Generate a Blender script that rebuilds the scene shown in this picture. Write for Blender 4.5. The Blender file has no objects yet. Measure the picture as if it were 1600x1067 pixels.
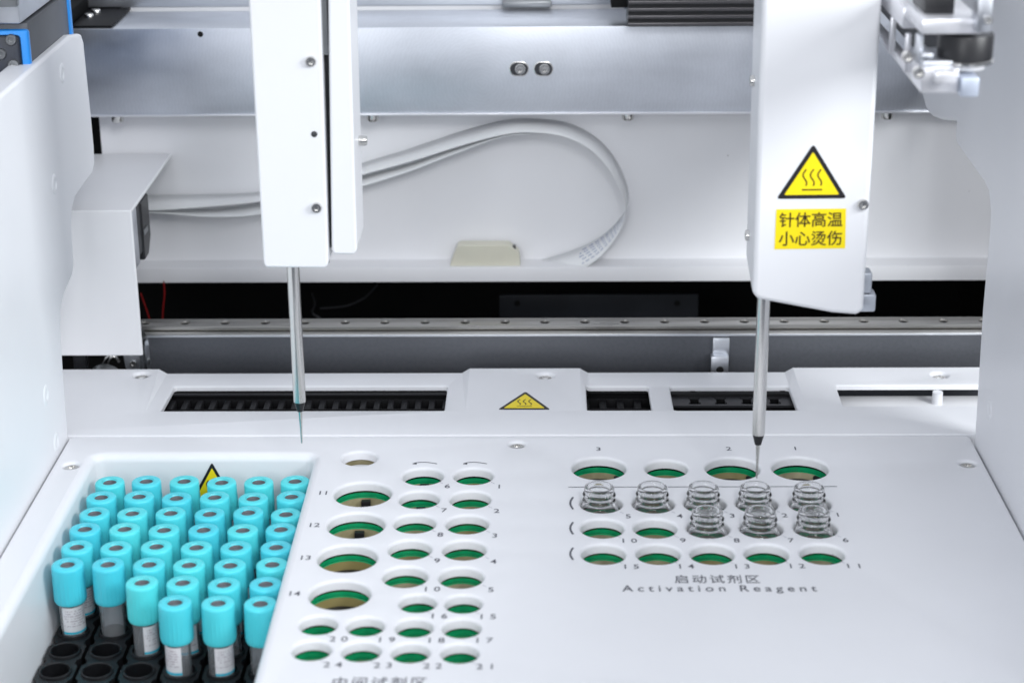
import bpy, bmesh, math, random
from mathutils import Vector, Matrix
from mathutils.geometry import delaunay_2d_cdt

random.seed(7)
sc = bpy.context.scene
COL = sc.collection

# ------------------------------------------------------------------ camera
FPX, CX, CY, CAMH = 2997.0, 800.0, 533.5, 0.434       # focal length and centre in photo pixels, eye height over the deck
def _basis():
    y = Vector((46.0, 1114.5, -FPX)).normalized()      # camera-space direction of the deck's depth axis
    z = -Vector((70.0, -8066.5, -FPX))
    z = (z - y * z.dot(y)).normalized()
    x = y.cross(z)
    return Matrix((x, y, z))
RC = _basis()
EYE = Vector((0, 0, CAMH))
cam_d = bpy.data.cameras.new('camera')
cam = bpy.data.objects.new('camera', cam_d)
COL.objects.link(cam)
cam.matrix_world = Matrix.Translation(EYE) @ RC.to_4x4()
cam_d.sensor_width = 36.0
cam_d.lens = FPX / 1600 * 36
cam_d.clip_start, cam_d.clip_end = 0.02, 50
cam_d.dof.use_dof = True
cam_d.dof.focus_distance = 1.09
cam_d.dof.aperture_fstop = 9.0
sc.camera = cam

# ------------------------------------------------------------------ world, lamps, exposure
w = bpy.data.worlds.new('World'); sc.world = w
w.use_nodes = True
bg = w.node_tree.nodes['Background']
bg.inputs['Color'].default_value = (0.86, 0.91, 1.0, 1)
bg.inputs['Strength'].default_value = 0.79
_n = w.node_tree.nodes; _l = w.node_tree.links            # a bright studio above, a darker room floor below
_tc = _n.new('ShaderNodeTexCoord'); _sx = _n.new('ShaderNodeSeparateXYZ'); _cr = _n.new('ShaderNodeValToRGB')
_l.new(_tc.outputs['Generated'], _sx.inputs[0]); _l.new(_sx.outputs['Z'], _cr.inputs[0])
_mr = _n.new('ShaderNodeMapRange'); _mr.inputs['From Min'].default_value = -1; _mr.inputs['From Max'].default_value = 1
_l.new(_sx.outputs['Z'], _mr.inputs['Value']); _l.new(_mr.outputs[0], _cr.inputs[0])
_cr.color_ramp.elements[0].position = .42; _cr.color_ramp.elements[0].color = (.10, .115, .15, 1)
_cr.color_ramp.elements[1].position = .58; _cr.color_ramp.elements[1].color = (.86, .91, 1.0, 1)
_l.new(_cr.outputs[0], bg.inputs['Color'])
def area(name, loc, target, sx, sy, power, color):
    d = bpy.data.lights.new(name, 'AREA')
    d.shape = 'RECTANGLE'; d.size, d.size_y = sx, sy
    d.energy, d.color = power, color
    o = bpy.data.objects.new(name, d); COL.objects.link(o)
    o.location = loc
    o.rotation_euler = (Vector(target) - Vector(loc)).to_track_quat('-Z', 'Y').to_euler()
    return o
area('softbox_key', (0.42, -0.60, 1.25), (0, 1.0, 0.05), 0.45, 0.45, 10.0, (0.97, 0.98, 1.0))
area('softbox_fill', (-0.38, -0.55, 0.52), (-.08, 1.1, 0.12), 0.5, 0.4, 4.7, (0.95, 0.97, 1.0))
area('added_side_light', (0.95, 0.35, 0.64), (-.27, .85, 0.1), 0.5, 0.4, 13.5, (0.95, 0.98, 1.0))  # added lamp from the right that brightens the left side panel
for _p in ((0.02, -0.25, 0.95), (0.085, -0.25, 0.95)):      # the two small lamps that glint in the wells and the glass
    _d = bpy.data.lights.new('small_lamp', 'POINT'); _d.energy = .9; _d.shadow_soft_size = .012
    _o = bpy.data.objects.new('small_lamp', _d); COL.objects.link(_o); _o.location = _p
sc.view_settings.view_transform = 'Standard'
sc.view_settings.look = 'None'
sc.view_settings.exposure = 0.0
sc.view_settings.gamma = 1.0
sc.view_settings.use_curve_mapping = False
sc.render.engine = 'CYCLES'
sc.cycles.use_denoising = True
sc.cycles.max_bounces = 14
sc.cycles.transmission_bounces = 12
sc.cycles.transparent_max_bounces = 16
sc.cycles.sample_clamp_indirect = 6.0

# ------------------------------------------------------------------ measuring helpers: where a photo direction meets a real plane
def ray(px, py): return RC @ Vector((px - CX, -(py - CY), -FPX))
def onz(px, py, z=0.0):
    r = ray(px, py); return EYE + r * ((z - CAMH) / r.z)
def ony(px, py, y):
    r = ray(px, py); return EYE + r * (y / r.y)
def onx(px, py, x):
    r = ray(px, py); return EYE + r * (x / r.x)
def scale_at(p):                                       # metres per photo pixel at a point
    c = RC.transposed() @ (Vector(p) - EYE); return -c.z / FPX

# ------------------------------------------------------------------ materials
def mat(name, color, rough=0.5, metal=0.0, trans=0.0, ior=1.45, var=0.0, vscale=40, bump=0.0, bscale=400,
        rvar=0.0, stretch=(1, 1, 1), coat=0.0, sss=0.0, emit=None, spec=0.5, vdetail=4):
    m = bpy.data.materials.new(name); m.use_nodes = True
    nt = m.node_tree; n = nt.nodes; l = nt.links
    b = n['Principled BSDF']
    b.inputs['Base Color'].default_value = (*color, 1)
    b.inputs['Roughness'].default_value = rough
    b.inputs['Metallic'].default_value = metal
    b.inputs['Transmission Weight'].default_value = trans
    b.inputs['IOR'].default_value = ior
    b.inputs['Coat Weight'].default_value = coat
    b.inputs['Specular IOR Level'].default_value = spec
    if sss:
        b.inputs['Subsurface Weight'].default_value = sss
        b.inputs['Subsurface Radius'].default_value = (0.002, 0.003, 0.003)
        b.inputs['Subsurface Scale'].default_value = 1.0
    tc = n.new('ShaderNodeTexCoord'); mp = n.new('ShaderNodeMapping')
    mp.inputs['Scale'].default_value = stretch
    l.new(tc.outputs['Object'], mp.inputs['Vector'])
    if var or rvar:
        nz = n.new('ShaderNodeTexNoise'); nz.inputs['Scale'].default_value = vscale; nz.inputs['Detail'].default_value = vdetail
        l.new(mp.outputs[0], nz.inputs['Vector'])
        if var:
            mr = n.new('ShaderNodeMapRange'); mr.inputs['From Min'].default_value = .3; mr.inputs['From Max'].default_value = .7
            mr.inputs['To Min'].default_value = 1 - var; mr.inputs['To Max'].default_value = 1 + var
            l.new(nz.outputs['Fac'], mr.inputs['Value'])
            mx = n.new('ShaderNodeMix'); mx.data_type = 'RGBA'; mx.blend_type = 'MULTIPLY'; mx.inputs['Factor'].default_value = 1
            mx.inputs['A'].default_value = (*color, 1)
            l.new(mr.outputs[0], mx.inputs['B']); l.new(mx.outputs['Result'], b.inputs['Base Color'])
        if rvar:
            mr = n.new('ShaderNodeMapRange'); mr.inputs['From Min'].default_value = .3; mr.inputs['From Max'].default_value = .7
            mr.inputs['To Min'].default_value = max(.02, rough - rvar); mr.inputs['To Max'].default_value = rough + rvar
            l.new(nz.outputs['Fac'], mr.inputs['Value']); l.new(mr.outputs[0], b.inputs['Roughness'])
    if bump:
        nb = n.new('ShaderNodeTexNoise'); nb.inputs['Scale'].default_value = bscale; nb.inputs['Detail'].default_value = 3
        l.new(mp.outputs[0], nb.inputs['Vector'])
        bp = n.new('ShaderNodeBump'); bp.inputs['Strength'].default_value = bump; bp.inputs['Distance'].default_value = 0.0005
        l.new(nb.outputs['Fac'], bp.inputs['Height']); l.new(bp.outputs[0], b.inputs['Normal'])
    return m

M = {}
M['white'] = mat('white_plastic', (.80, .805, .83), .37, rvar=.06, var=.018, vscale=14, bump=.06, bscale=1500)
M['panel'] = mat('white_powder_coat', (.79, .79, .805), .42, var=.02, vscale=14, bump=.08, bscale=1800)
M['cover'] = mat('white_arm_cover', (.745, .75, .77), .34, bump=.04, bscale=1500)
M['alu'] = mat('milled_aluminium', (.68, .70, .74), .40, .95, var=.06, vscale=60, rvar=.05, bump=.05, bscale=900, stretch=(.5, 1, 1.5), vdetail=7)
M['beam'] = mat('face_milled_aluminium', (.68, .705, .755), .44, .93, var=.11, vscale=24, rvar=.08, stretch=(.6, 1, 1.2), vdetail=8)
def mill_marks(m, centre, scale):
    nt = m.node_tree; b = nt.nodes['Principled BSDF']
    tc = nt.nodes.new('ShaderNodeTexCoord'); mp = nt.nodes.new('ShaderNodeMapping'); mp.inputs['Location'].default_value = centre
    wv = nt.nodes.new('ShaderNodeTexWave'); wv.wave_type = 'RINGS'; wv.rings_direction = 'SPHERICAL'; wv.inputs['Scale'].default_value = scale
    wv.inputs['Distortion'].default_value = 9.0; wv.inputs['Detail'].default_value = 5; wv.inputs['Detail Scale'].default_value = 2
    nt.links.new(tc.outputs['Object'], mp.inputs[0]); nt.links.new(mp.outputs[0], wv.inputs['Vector'])
    src = b.inputs['Base Color'].links[0].from_socket
    mr = nt.nodes.new('ShaderNodeMapRange'); mr.inputs['To Min'].default_value = .975; mr.inputs['To Max'].default_value = 1.015
    nt.links.new(wv.outputs['Fac'], mr.inputs['Value'])
    mx = nt.nodes.new('ShaderNodeMix'); mx.data_type = 'RGBA'; mx.blend_type = 'MULTIPLY'; mx.inputs['Factor'].default_value = 1
    nt.links.new(src, mx.inputs['A']); nt.links.new(mr.outputs[0], mx.inputs['B']); nt.links.new(mx.outputs['Result'], b.inputs['Base Color'])
    bp = nt.nodes.new('ShaderNodeBump'); bp.inputs['Strength'].default_value = .035; bp.inputs['Distance'].default_value = .0001
    nt.links.new(wv.outputs['Fac'], bp.inputs['Height']); nt.links.new(bp.outputs[0], b.inputs['Normal'])
mill_marks(M['beam'], (.04, 0, -.02), 130)
M['steel'] = mat('polished_steel', (.70, .69, .67), .24, 1)
M['rail'] = mat('ground_steel', (.38, .37, .35), .30, 1, var=.06, vscale=40, rvar=.04, stretch=(.2, 1, 1))
M['darkalu'] = mat('dark_anodised', (.10, .105, .118), .38, .5, var=.07, vscale=420, bump=.05, bscale=2500, vdetail=3)
M['black'] = mat('black_plastic', (.018, .018, .02), .38, var=.15, vscale=60)
M['rack'] = mat('black_rack_plastic', (.008, .0085, .010), .40, bump=.05, bscale=900)
M['void'] = mat('black_void', (.004, .004, .004), .9)
M['grey'] = mat('grey_metal', (.30, .31, .32), .35, .8, var=.08, vscale=60)
M['dgrey'] = mat('dark_grey', (.05, .052, .058), .4, .3, var=.1, vscale=80)
M['green'] = mat('green_sleeve', (.008, .36, .14), .12, var=.16, vscale=160)
M['tan'] = mat('tan_liner', (.44, .40, .28), .26, var=.30, vscale=110, vdetail=2)
def random_tint(m, other, amount=1.0):
    nt = m.node_tree; b = nt.nodes['Principled BSDF']; src = b.inputs['Base Color']
    oi = nt.nodes.new('ShaderNodeObjectInfo'); mx = nt.nodes.new('ShaderNodeMix'); mx.data_type = 'RGBA'
    mu = nt.nodes.new('ShaderNodeMath'); mu.operation = 'MULTIPLY'; mu.inputs[1].default_value = amount
    nt.links.new(oi.outputs['Random'], mu.inputs[0]); nt.links.new(mu.outputs[0], mx.inputs['Factor'])
    if src.is_linked: nt.links.new(src.links[0].from_socket, mx.inputs['A'])
    else: mx.inputs['A'].default_value = src.default_value
    mx.inputs['B'].default_value = (*other, 1)
    nt.links.new(mx.outputs['Result'], src)
def specks(m, scale, size, color):
    nt = m.node_tree; b = nt.nodes['Principled BSDF']; src = b.inputs['Base Color']
    tc = nt.nodes.new('ShaderNodeTexCoord'); vo = nt.nodes.new('ShaderNodeTexVoronoi'); vo.inputs['Scale'].default_value = scale
    nt.links.new(tc.outputs['Object'], vo.inputs['Vector'])
    sp = nt.nodes.new('ShaderNodeSeparateColor'); nt.links.new(vo.outputs['Color'], sp.inputs[0])
    th = nt.nodes.new('ShaderNodeMath'); th.operation = 'MULTIPLY'; th.inputs[1].default_value = size
    nt.links.new(sp.outputs[0], th.inputs[0])
    gt = nt.nodes.new('ShaderNodeMath'); gt.operation = 'LESS_THAN'; nt.links.new(vo.outputs['Distance'], gt.inputs[0]); nt.links.new(th.outputs[0], gt.inputs[1])
    mu = nt.nodes.new('ShaderNodeMath'); mu.operation = 'MULTIPLY'; mu.inputs[1].default_value = .55; nt.links.new(gt.outputs[0], mu.inputs[0])
    mx = nt.nodes.new('ShaderNodeMix'); mx.data_type = 'RGBA'; nt.links.new(mu.outputs[0], mx.inputs['Factor'])
    nt.links.new(src.links[0].from_socket, mx.inputs['A']); mx.inputs['B'].default_value = (*color, 1); nt.links.new(mx.outputs['Result'], src)
random_tint(M['tan'], (.30, .245, .09))
specks(M['panel'], 55, .034, (.25, .23, .22)); specks(M['white'], 40, .022, (.35, .34, .35))
M['cap'] = mat('turquoise_cap', (.105, .73, .765), .33, sss=.2, bump=.03, bscale=900)
random_tint(M['cap'], (.075, .63, .76))
M['stopper'] = mat('grey_rubber', (.16, .165, .18), .6)
M['yellow'] = mat('sticker_yellow', (.86, .68, .01), .35)
M['ink'] = mat('black_ink', (.012, .011, .014), .45)
M['ink_brown'] = mat('brown_ink', (.05, .028, .006), .45)
M['print'] = mat('grey_print', (.085, .088, .11), .5)
M['printsoft'] = mat('soft_grey_print', (.32, .33, .38), .5)
M['cream'] = mat('cream_plastic', (.72, .70, .58), .45, sss=.1, var=.03, vscale=60)
M['ribbon'] = mat('ribbon_grey', (.80, .81, .815), .3, var=.03, vscale=30)
M['blue'] = mat('blue_anodised', (.015, .27, .78), .35, .1)
M['navy'] = mat('navy_plastic', (.010, .016, .032), .35, var=.2, vscale=120)
M['red'] = mat('red_wire', (.26, .008, .008), .4)
M['label'] = mat('paper_label', (.80, .80, .82), .5)
M['labelink'] = mat('label_ink', (.46, .41, .45), .5)
M['teal'] = mat('teal_ink', (.03, .50, .66), .5)
M['pale'] = mat('bright_machined', (.80, .80, .83), .28, .5)
M['glass'] = mat('clear_glass', (1, 1, 1), .006, trans=1.0, ior=1.42)
M['clear'] = mat('clear_plastic', (.93, .95, .96), .08, trans=1.0, ior=1.40)
def tube_mat():
    m = mat('tube_plastic', (.90, .93, .95), .06, trans=1.0, ior=1.3)
    nt = m.node_tree; b = nt.nodes['Principled BSDF']; out = nt.nodes['Material Output']
    d = nt.nodes.new('ShaderNodeBsdfPrincipled'); d.inputs['Base Color'].default_value = (.78, .80, .82, 1); d.inputs['Roughness'].default_value = .25
    mx = nt.nodes.new('ShaderNodeMixShader'); mx.inputs[0].default_value = .13
    nt.links.new(b.outputs[0], mx.inputs[1]); nt.links.new(d.outputs[0], mx.inputs[2]); nt.links.new(mx.outputs[0], out.inputs[0])
    return m
M['tube'] = tube_mat()

# ------------------------------------------------------------------ object helpers
def tag(o, label=None, cat=None, group=None, kind=None):
    if label: o['label'] = label
    if cat: o['category'] = cat
    if group: o['group'] = group
    if kind: o['kind'] = kind
    return o
def thing(name, label, cat, loc=(0, 0, 0), group=None):
    o = bpy.data.objects.new(name, None); COL.objects.link(o)
    o.empty_display_size = .01
    o.location = loc
    return tag(o, label, cat, group)
def root_loc(p):
    v = Vector((0, 0, 0))
    while p is not None:
        v += Vector(p.location); p = p.parent
    return v
class MB:
    """Collects geometry in world coordinates; build() links it as one mesh object."""
    def __init__(s): s.bm = bmesh.new()
    def face(s, pts):
        try: return s.bm.faces.new([s.bm.verts.new(p) for p in pts])
        except ValueError: return None
    def merge(s, bm, mtx=None):
        if mtx is not None: bm.transform(mtx)
        me = bpy.data.meshes.new('tmp'); bm.to_mesh(me); bm.free()
        s.bm.from_mesh(me); bpy.data.meshes.remove(me); return s
    def box(s, a, b, bev=0.0, seg=2, mtx=None):
        bm = bmesh.new(); bmesh.ops.create_cube(bm, size=1)
        a, b = Vector(a), Vector(b); c = (a + b) / 2; d = b - a
        for v in bm.verts: v.co = Vector((v.co.x * abs(d.x), v.co.y * abs(d.y), v.co.z * abs(d.z))) + c
        if bev: bmesh.ops.bevel(bm, geom=bm.edges[:], offset=bev, segments=seg, profile=.5, affect='EDGES')
        return s.merge(bm, mtx)
    def prism(s, pts, vec, bev=0.0, seg=3):                # closed polygon (3D points) extruded along vec
        bm = bmesh.new()
        f = bm.faces.new([bm.verts.new(p) for p in pts])
        r = bmesh.ops.extrude_face_region(bm, geom=[f])
        for v in r['geom']:
            if isinstance(v, bmesh.types.BMVert): v.co += Vector(vec)
        bmesh.ops.recalc_face_normals(bm, faces=bm.faces[:])
        if bev:
            es = [e for e in bm.edges if len(e.link_faces) == 2 and e.calc_face_angle(0) > .6]
            bmesh.ops.bevel(bm, geom=es, offset=bev, segments=seg, profile=.5, affect='EDGES', clamp_overlap=True)
        return s.merge(bm)
    def lathe(s, prof, n=32, mtx=None, close=False):        # prof: (r, z); around local z
        bm = bmesh.new(); rings = []
        for r, z in prof:
            if r < 1e-7: rings.append([bm.verts.new((0, 0, z))])
            else: rings.append([bm.verts.new((r * math.cos(2 * math.pi * i / n), r * math.sin(2 * math.pi * i / n), z)) for i in range(n)])
        prs = list(zip(rings, rings[1:]))
        if close: prs.append((rings[-1], rings[0]))
        for A, B in prs:
            for i in range(n):
                j = (i + 1) % n
                if len(A) == 1 and len(B) == 1: continue
                if len(A) == 1: bm.faces.new((A[0], B[i], B[j]))
                elif len(B) == 1: bm.faces.new((A[i], A[j], B[0]))
                else: bm.faces.new((A[i], A[j], B[j], B[i]))
        bmesh.ops.recalc_face_normals(bm, faces=bm.faces[:])
        return s.merge(bm, mtx)
    def tube(s, pts, r, n=8):
        bm = bmesh.new(); rings = []
        P = [Vector(p) for p in pts]
        for i, p in enumerate(P):
            t = (P[min(i + 1, len(P) - 1)] - P[max(i - 1, 0)]).normalized()
            u = t.orthogonal().normalized() if i == 0 else (u - t * u.dot(t)).normalized()
            v = t.cross(u)
            rings.append([bm.verts.new(p + u * r * math.cos(2 * math.pi * k / n) + v * r * math.sin(2 * math.pi * k / n)) for k in range(n)])
        for A, B in zip(rings, rings[1:]):
            for i in range(n): bm.faces.new((A[i], A[(i + 1) % n], B[(i + 1) % n], B[i]))
        bm.faces.new(rings[0]); bm.faces.new(rings[-1])
        bmesh.ops.recalc_face_normals(bm, faces=bm.faces[:])
        return s.merge(bm)
    def build(s, name, m, parent=None, smooth=35, loc=None, wn=False, recalc=True):
        base = Vector(loc) if loc is not None else root_loc(parent)
        bmesh.ops.remove_doubles(s.bm, verts=s.bm.verts[:], dist=2e-6)
        if recalc: bmesh.ops.recalc_face_normals(s.bm, faces=s.bm.faces[:])
        for v in s.bm.verts: v.co -= base
        me = bpy.data.meshes.new(name); s.bm.to_mesh(me); s.bm.free()
        me.materials.append(m)
        if smooth:
            for p in me.polygons: p.use_smooth = True
            me.set_sharp_from_angle(angle=math.radians(smooth))
        o = bpy.data.objects.new(name, me); COL.objects.link(o)
        if parent is not None: o.parent = parent
        elif loc is not None: o.location = loc
        if wn:
            md = o.modifiers.new('wn', 'WEIGHTED_NORMAL'); md.keep_sharp = True
        return o
def T(x, y, z): return Matrix.Translation((x, y, z))
def copy_tree(o, parent=None):
    c = o.copy(); COL.objects.link(c)
    if parent is not None: c.parent = parent
    for ch in list(o.children): copy_tree(ch, c)
    return c

def circle(cx, cy, r, n=56): return [(cx + r * math.cos(2 * math.pi * i / n), cy + r * math.sin(2 * math.pi * i / n)) for i in range(n)]
def rrect(x0, y0, x1, y1, r, n=6):
    out = []
    for cx, cy, a0 in ((x1 - r, y0 + r, -90), (x1 - r, y1 - r, 0), (x0 + r, y1 - r, 90), (x0 + r, y0 + r, 180)):
        for k in range(n + 1):
            a = math.radians(a0 + 90 * k / n); out.append((cx + r * math.cos(a), cy + r * math.sin(a)))
    return out
def inside(p, loop):
    x, y = p; c = False
    for (x0, y0), (x1, y1) in zip(loop, loop[1:] + loop[:1]):
        if (y0 > y) != (y1 > y) and x < (x1 - x0) * (y - y0) / (y1 - y0) + x0: c = not c
    return c
def sheet(mb, outer, holes, zf, lines=()):
    """flat sheet with holes, as triangles; zf(x, y) gives the height"""
    V, E = [], []
    for loop in [outer] + list(holes):
        b = len(V); V += [Vector(p) * 100 for p in loop]
        E += [(b + i, b + (i + 1) % len(loop)) for i in range(len(loop))]
    for a, b_ in lines:
        b = len(V); V += [Vector(a) * 100, Vector(b_) * 100]; E.append((b, b + 1))
    vs, _, fs, *_r = delaunay_2d_cdt(V, E, [], 0, 1e-5)
    vv = [mb.bm.verts.new((v.x / 100, v.y / 100, zf(v.x / 100, v.y / 100))) for v in vs]
    for f in fs:
        c = sum((vs[i] for i in f), Vector((0, 0))) / len(f) / 100
        if inside(c, outer) and not any(inside(c, h) for h in holes):
            try: mb.bm.faces.new([vv[i] for i in f])
            except ValueError: pass
def rim(mb, make, r, depth, zf, seg=5, sign=1, extra=()):
    """rounded edge round a hole (sign 1) or an outline (sign -1): make(inset) returns the loop"""
    loops = []
    for k in range(seg + 1):
        a = math.pi / 2 * k / seg
        loops.append((make(sign * r * math.sin(a)), -r * (1 - math.cos(a))))
    loops.append((make(sign * r), -depth))
    for ins, dz in extra: loops.append((make(sign * ins), dz))
    base = make(0)
    rows = [[mb.bm.verts.new((x, y, zf(*base[i]) + dz)) for i, (x, y) in enumerate(lp)] for lp, dz in loops]
    for A, B in zip(rows, rows[1:]):
        n = len(A)
        for i in range(n): mb.bm.faces.new((A[i], A[(i + 1) % n], B[(i + 1) % n], B[i]))

def text_bm(s, size, spacing=1.0, bold=0.0):
    cu = bpy.data.curves.new('txt', 'FONT'); cu.body = s; cu.size = size; cu.align_x = 'CENTER'; cu.align_y = 'CENTER'
    cu.space_character = spacing; cu.offset = bold; cu.resolution_u = 3
    o = bpy.data.objects.new('txt', cu); COL.objects.link(o)
    bpy.context.view_layer.update()
    me = bpy.data.meshes.new_from_object(o.evaluated_get(bpy.context.evaluated_depsgraph_get()))
    bpy.data.objects.remove(o); bpy.data.curves.remove(cu)
    bm = bmesh.new(); bm.from_mesh(me); bpy.data.meshes.remove(me)
    return bm
def put_text(mb, s, p, size, sx=1.0, spacing=1.0, bold=0.0, width=None, sy=1.0):
    """lettering lying on the deck, centred on p; width forces the real width"""
    bm = text_bm(s, size, spacing, bold)
    xs = [v.co.x for v in bm.verts]; ys = [v.co.y for v in bm.verts]
    cx, cy = (min(xs) + max(xs)) / 2, (min(ys) + max(ys)) / 2
    if width: sx = width / (max(xs) - min(xs))
    for v in bm.verts: v.co = Vector(((v.co.x - cx) * sx, (v.co.y - cy) * sy, 0))
    return mb.merge(bm, T(*p))
def put_text_frame(mb, s, o, u, v, size_frac, spacing=1.0, bold=0.0, width_frac=None, height_frac=None):
    """lettering in the frame o + a*u + b*v (a, b from 0 to 1 across a sticker); centred at o"""
    bm = text_bm(s, 1.0, spacing, bold)
    xs = [q.co.x for q in bm.verts]; ys = [q.co.y for q in bm.verts]
    cx, cy, W, H = (min(xs) + max(xs)) / 2, (min(ys) + max(ys)) / 2, max(xs) - min(xs), max(ys) - min(ys)
    for q in bm.verts:
        a = (q.co.x - cx) / W * width_frac; b = (q.co.y - cy) / H * height_frac
        q.co = o + u * a + v * b
    return mb.merge(bm)

def stroke(mb, pts, wdt, nrm):
    """flat line of given width through 3D points lying on a surface with normal nrm"""
    P = [Vector(p) for p in pts]; L = []
    for i, p in enumerate(P):
        t = (P[min(i + 1, len(P) - 1)] - P[max(i - 1, 0)]).normalized(); s = nrm.cross(t).normalized() * wdt / 2
        L.append((p + s, p - s))
    for (a, b), (c, d) in zip(L, L[1:]): mb.face([a, b, d, c])

def warning_sticker(parent, apex, left, right, nrm, ink='ink'):
    """hot-surface triangle: black border, yellow field, three rising waves over a bar"""
    c = (apex + left + right) / 3
    nrm = nrm.normalized()
    def tri(f, h, rnd=.06):
        pts = []
        V = [left, right, apex]
        for i in range(3):
            a, p, q = V[i], V[i - 1], V[(i + 1) % 3]
            for t in (0, .25, .5, .75, 1):
                s = a.lerp(p, rnd * (1 - t)).lerp(a.lerp(q, rnd * t), t)
                pts.append(c + (s - c) * f + nrm * h)
        return pts
    m = MB(); m.prism(tri(1, .00005), nrm * .00015); st = m.build('warning_sticker', M[ink], parent, smooth=0)
    m = MB(); m.prism(tri(.78, .0002, .03), nrm * .0001); m.build('yellow_field', M['yellow'], st, smooth=0)
    u = right - left; v = apex - (left + right) / 2; o = (left + right) / 2 + nrm * .00036
    m = MB(); wd = u.length * .022
    for dx in (-.105, 0, .105):
        pts = [o + u * (dx + .028 * math.sin(2 * math.pi * (t / 12) + .6)) + v * (.24 + .30 * t / 12) for t in range(13)]
        stroke(m, pts, wd, nrm)
    stroke(m, [o + u * -.145 + v * .165, o + u * .145 + v * .165], wd, nrm)
    m.build('hot_symbol', M['ink_brown'] if ink == 'ink' else M[ink], st, smooth=0)
    return st

def screw_head(r, h, drive=True):
    """cap-head screw along +z with a hex socket"""
    m = MB()
    pr = [(0, 0), (r * .93, 0), (r, .0), (r, h * .75), (r * .88, h)]
    pr += [(r * .5, h), (r * .48, h * .45), (0, h * .40)] if drive else [(0, h)]
    return m, pr
def add_screw(name, parent, p, direction, r, h, m='steel', drive=True):
    mb, pr = screw_head(r, h, drive)
    q = Vector(direction).to_track_quat('Z', 'Y').to_matrix().to_4x4()
    mb.lathe(pr, 20, Matrix.Translation(p) @ q)
    return mb.build(name, M[m], parent)

XL, XR = -0.2735, 0.2441
YF = 1.0120                                              # seam between front and rear deck panels

xpl0 = -.215
# ================================================================== the setting: black plates under and behind the panels, added to keep light out
m = MB(); m.box((-.60, .55, -.16), (.60, 1.60, -.15))  # base plate added so no light leaks in from below
tag(m.build('floor', M['void'], smooth=0), kind='structure')
m = MB(); m.box((-.60, 1.46, -.15), (.60, 1.47, .019)); m.box((-.60, 1.275, .019), (.60, 1.47, .0225))
m.box((-.36, 1.290, .0226), (xpl0, 1.295, .185))  # dark sheet added to blacken the slit left of the back panel
m.box((.335, 1.13, -.15), (.345, 1.46, .36))  # unseen slab added to keep the side light off the back panel
m.box((-.60, .9, -.15), (-.59, 1.46, .06)); m.box((.59, .9, -.15), (.60, 1.46, .06))
tag(m.build('blocker_wall', M['void'], smooth=0), kind='structure')

# ================================================================== front deck panel with wells
flat = lambda x, y: 0.0
# (px x, px y, px width, kind) of each opening in the deck: b big, s small
HOLES_L = [(567, 771, 99, 'c'), (556.5, 819.5, 100, 'c'), (543, 871, 104, 'b'), (531, 928, 107, 'b'),
           (661, 743.5, 73, 'k'), (740, 743, 71, 's'), (655, 779.5, 73, 'k'), (735, 779.5, 74, 's'), (648, 817, 76, 's'), (730, 818, 77, 's'),
           (640.5, 857.5, 78, 's'), (725.5, 858, 79, 's'), (633, 900, 81, 's'), (720.5, 901, 81, 's'),
           (652.5, 941, 70, 't'), (724, 942, 70, 't'),
           (497.5, 975, 71, 't'), (571, 977, 71, 't'), (647, 979, 71, 't'), (721.5, 980, 72, 't'),
           (487, 1014.5, 73, 't'), (564.5, 1016, 74, 't'), (641.5, 1018, 73, 't'), (718.5, 1019, 72, 't')]
HOLES_R = [(936, 731, 94, 'r'), (1041, 731.5, 76, 'q'), (1144.5, 731, 95, 'r'), (1250, 731, 97, 'r')]
for i, (yy, xs) in enumerate(((786, (939.5, 1021, 1101.5, 1182.5, 1265)), (824.3, (941, 1024, 1106.5, 1189.5, 1274)), (864.5, (943, 1028.5, 1112.5, 1197.5, 1284.5)))):
    for x in xs: HOLES_R.append((x, yy, 76 + 2 * i, 'v' if i < 2 else 'q'))
PLAIN = [(562, 715.5, 64, 'p')]
SCREWS_F = [(111, 727), (808, 694), (1512, 724)]
deck = thing('deck_panel', 'white front deck panel with rows of round reagent holes and a recessed tube tray', 'deck panel', (0, .85, 0))
mb = MB()
loops, holes = [], []
RND, TH = .0017, .0053
for (hx, hy, hw, k) in HOLES_L + HOLES_R + PLAIN:
    p = onz(hx, hy); R = hw * scale_at(p) / 2
    holes.append((p.x, p.y, R, k))
    loops.append(circle(p.x, p.y, R))
    rim(mb, (lambda ins, p=p, R=R: circle(p.x, p.y, R - ins)), RND, TH, flat)
sx_ = []
for hx, hy in SCREWS_F:
    p = onz(hx, hy); sx_.append(p); R = .0064
    loops.append(circle(p.x, p.y, R, 40))
    rim(mb, (lambda ins, p=p, R=R: circle(p.x, p.y, R - ins, 40)), .0022, .0028, flat, extra=[(R * .98, -.0028)])
TRAY = (-.2570, .705, -.1240, .9908)
def tray_loop(ins): return rrect(TRAY[0] + ins, TRAY[1] + ins, TRAY[2] - ins, TRAY[3] - ins, .010 - min(ins, .007), 8)
loops.append(tray_loop(0))
def deck_out(ins): return rrect(XL + .0012 + ins, .690 + ins, XR - .0012 - ins, YF - .0006 - ins, .003 - min(ins, .0015), 4)
outer = deck_out(.0008)
sheet(mb, outer, loops, flat)
rim(mb, lambda ins: deck_out(.0008 + ins), .0008, .012, flat, sign=-1)
deck_mesh = mb.build('panel', M['white'], deck, smooth=40)
m = MB(); rim(m, tray_loop, .0048, .0052, flat, extra=[(.0085, -.085)], seg=7)
lp = tray_loop(.0085)
m.bm.faces.new([m.bm.verts.new((x, y, -.085)) for x, y in lp])
m.build('tube_tray', M['white'], deck, smooth=40)
for p in sx_:
    o = add_screw('screw', deck, (p.x, p.y + .0002, -.0028), (0, 0, 1), .0039, .0016)
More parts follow.
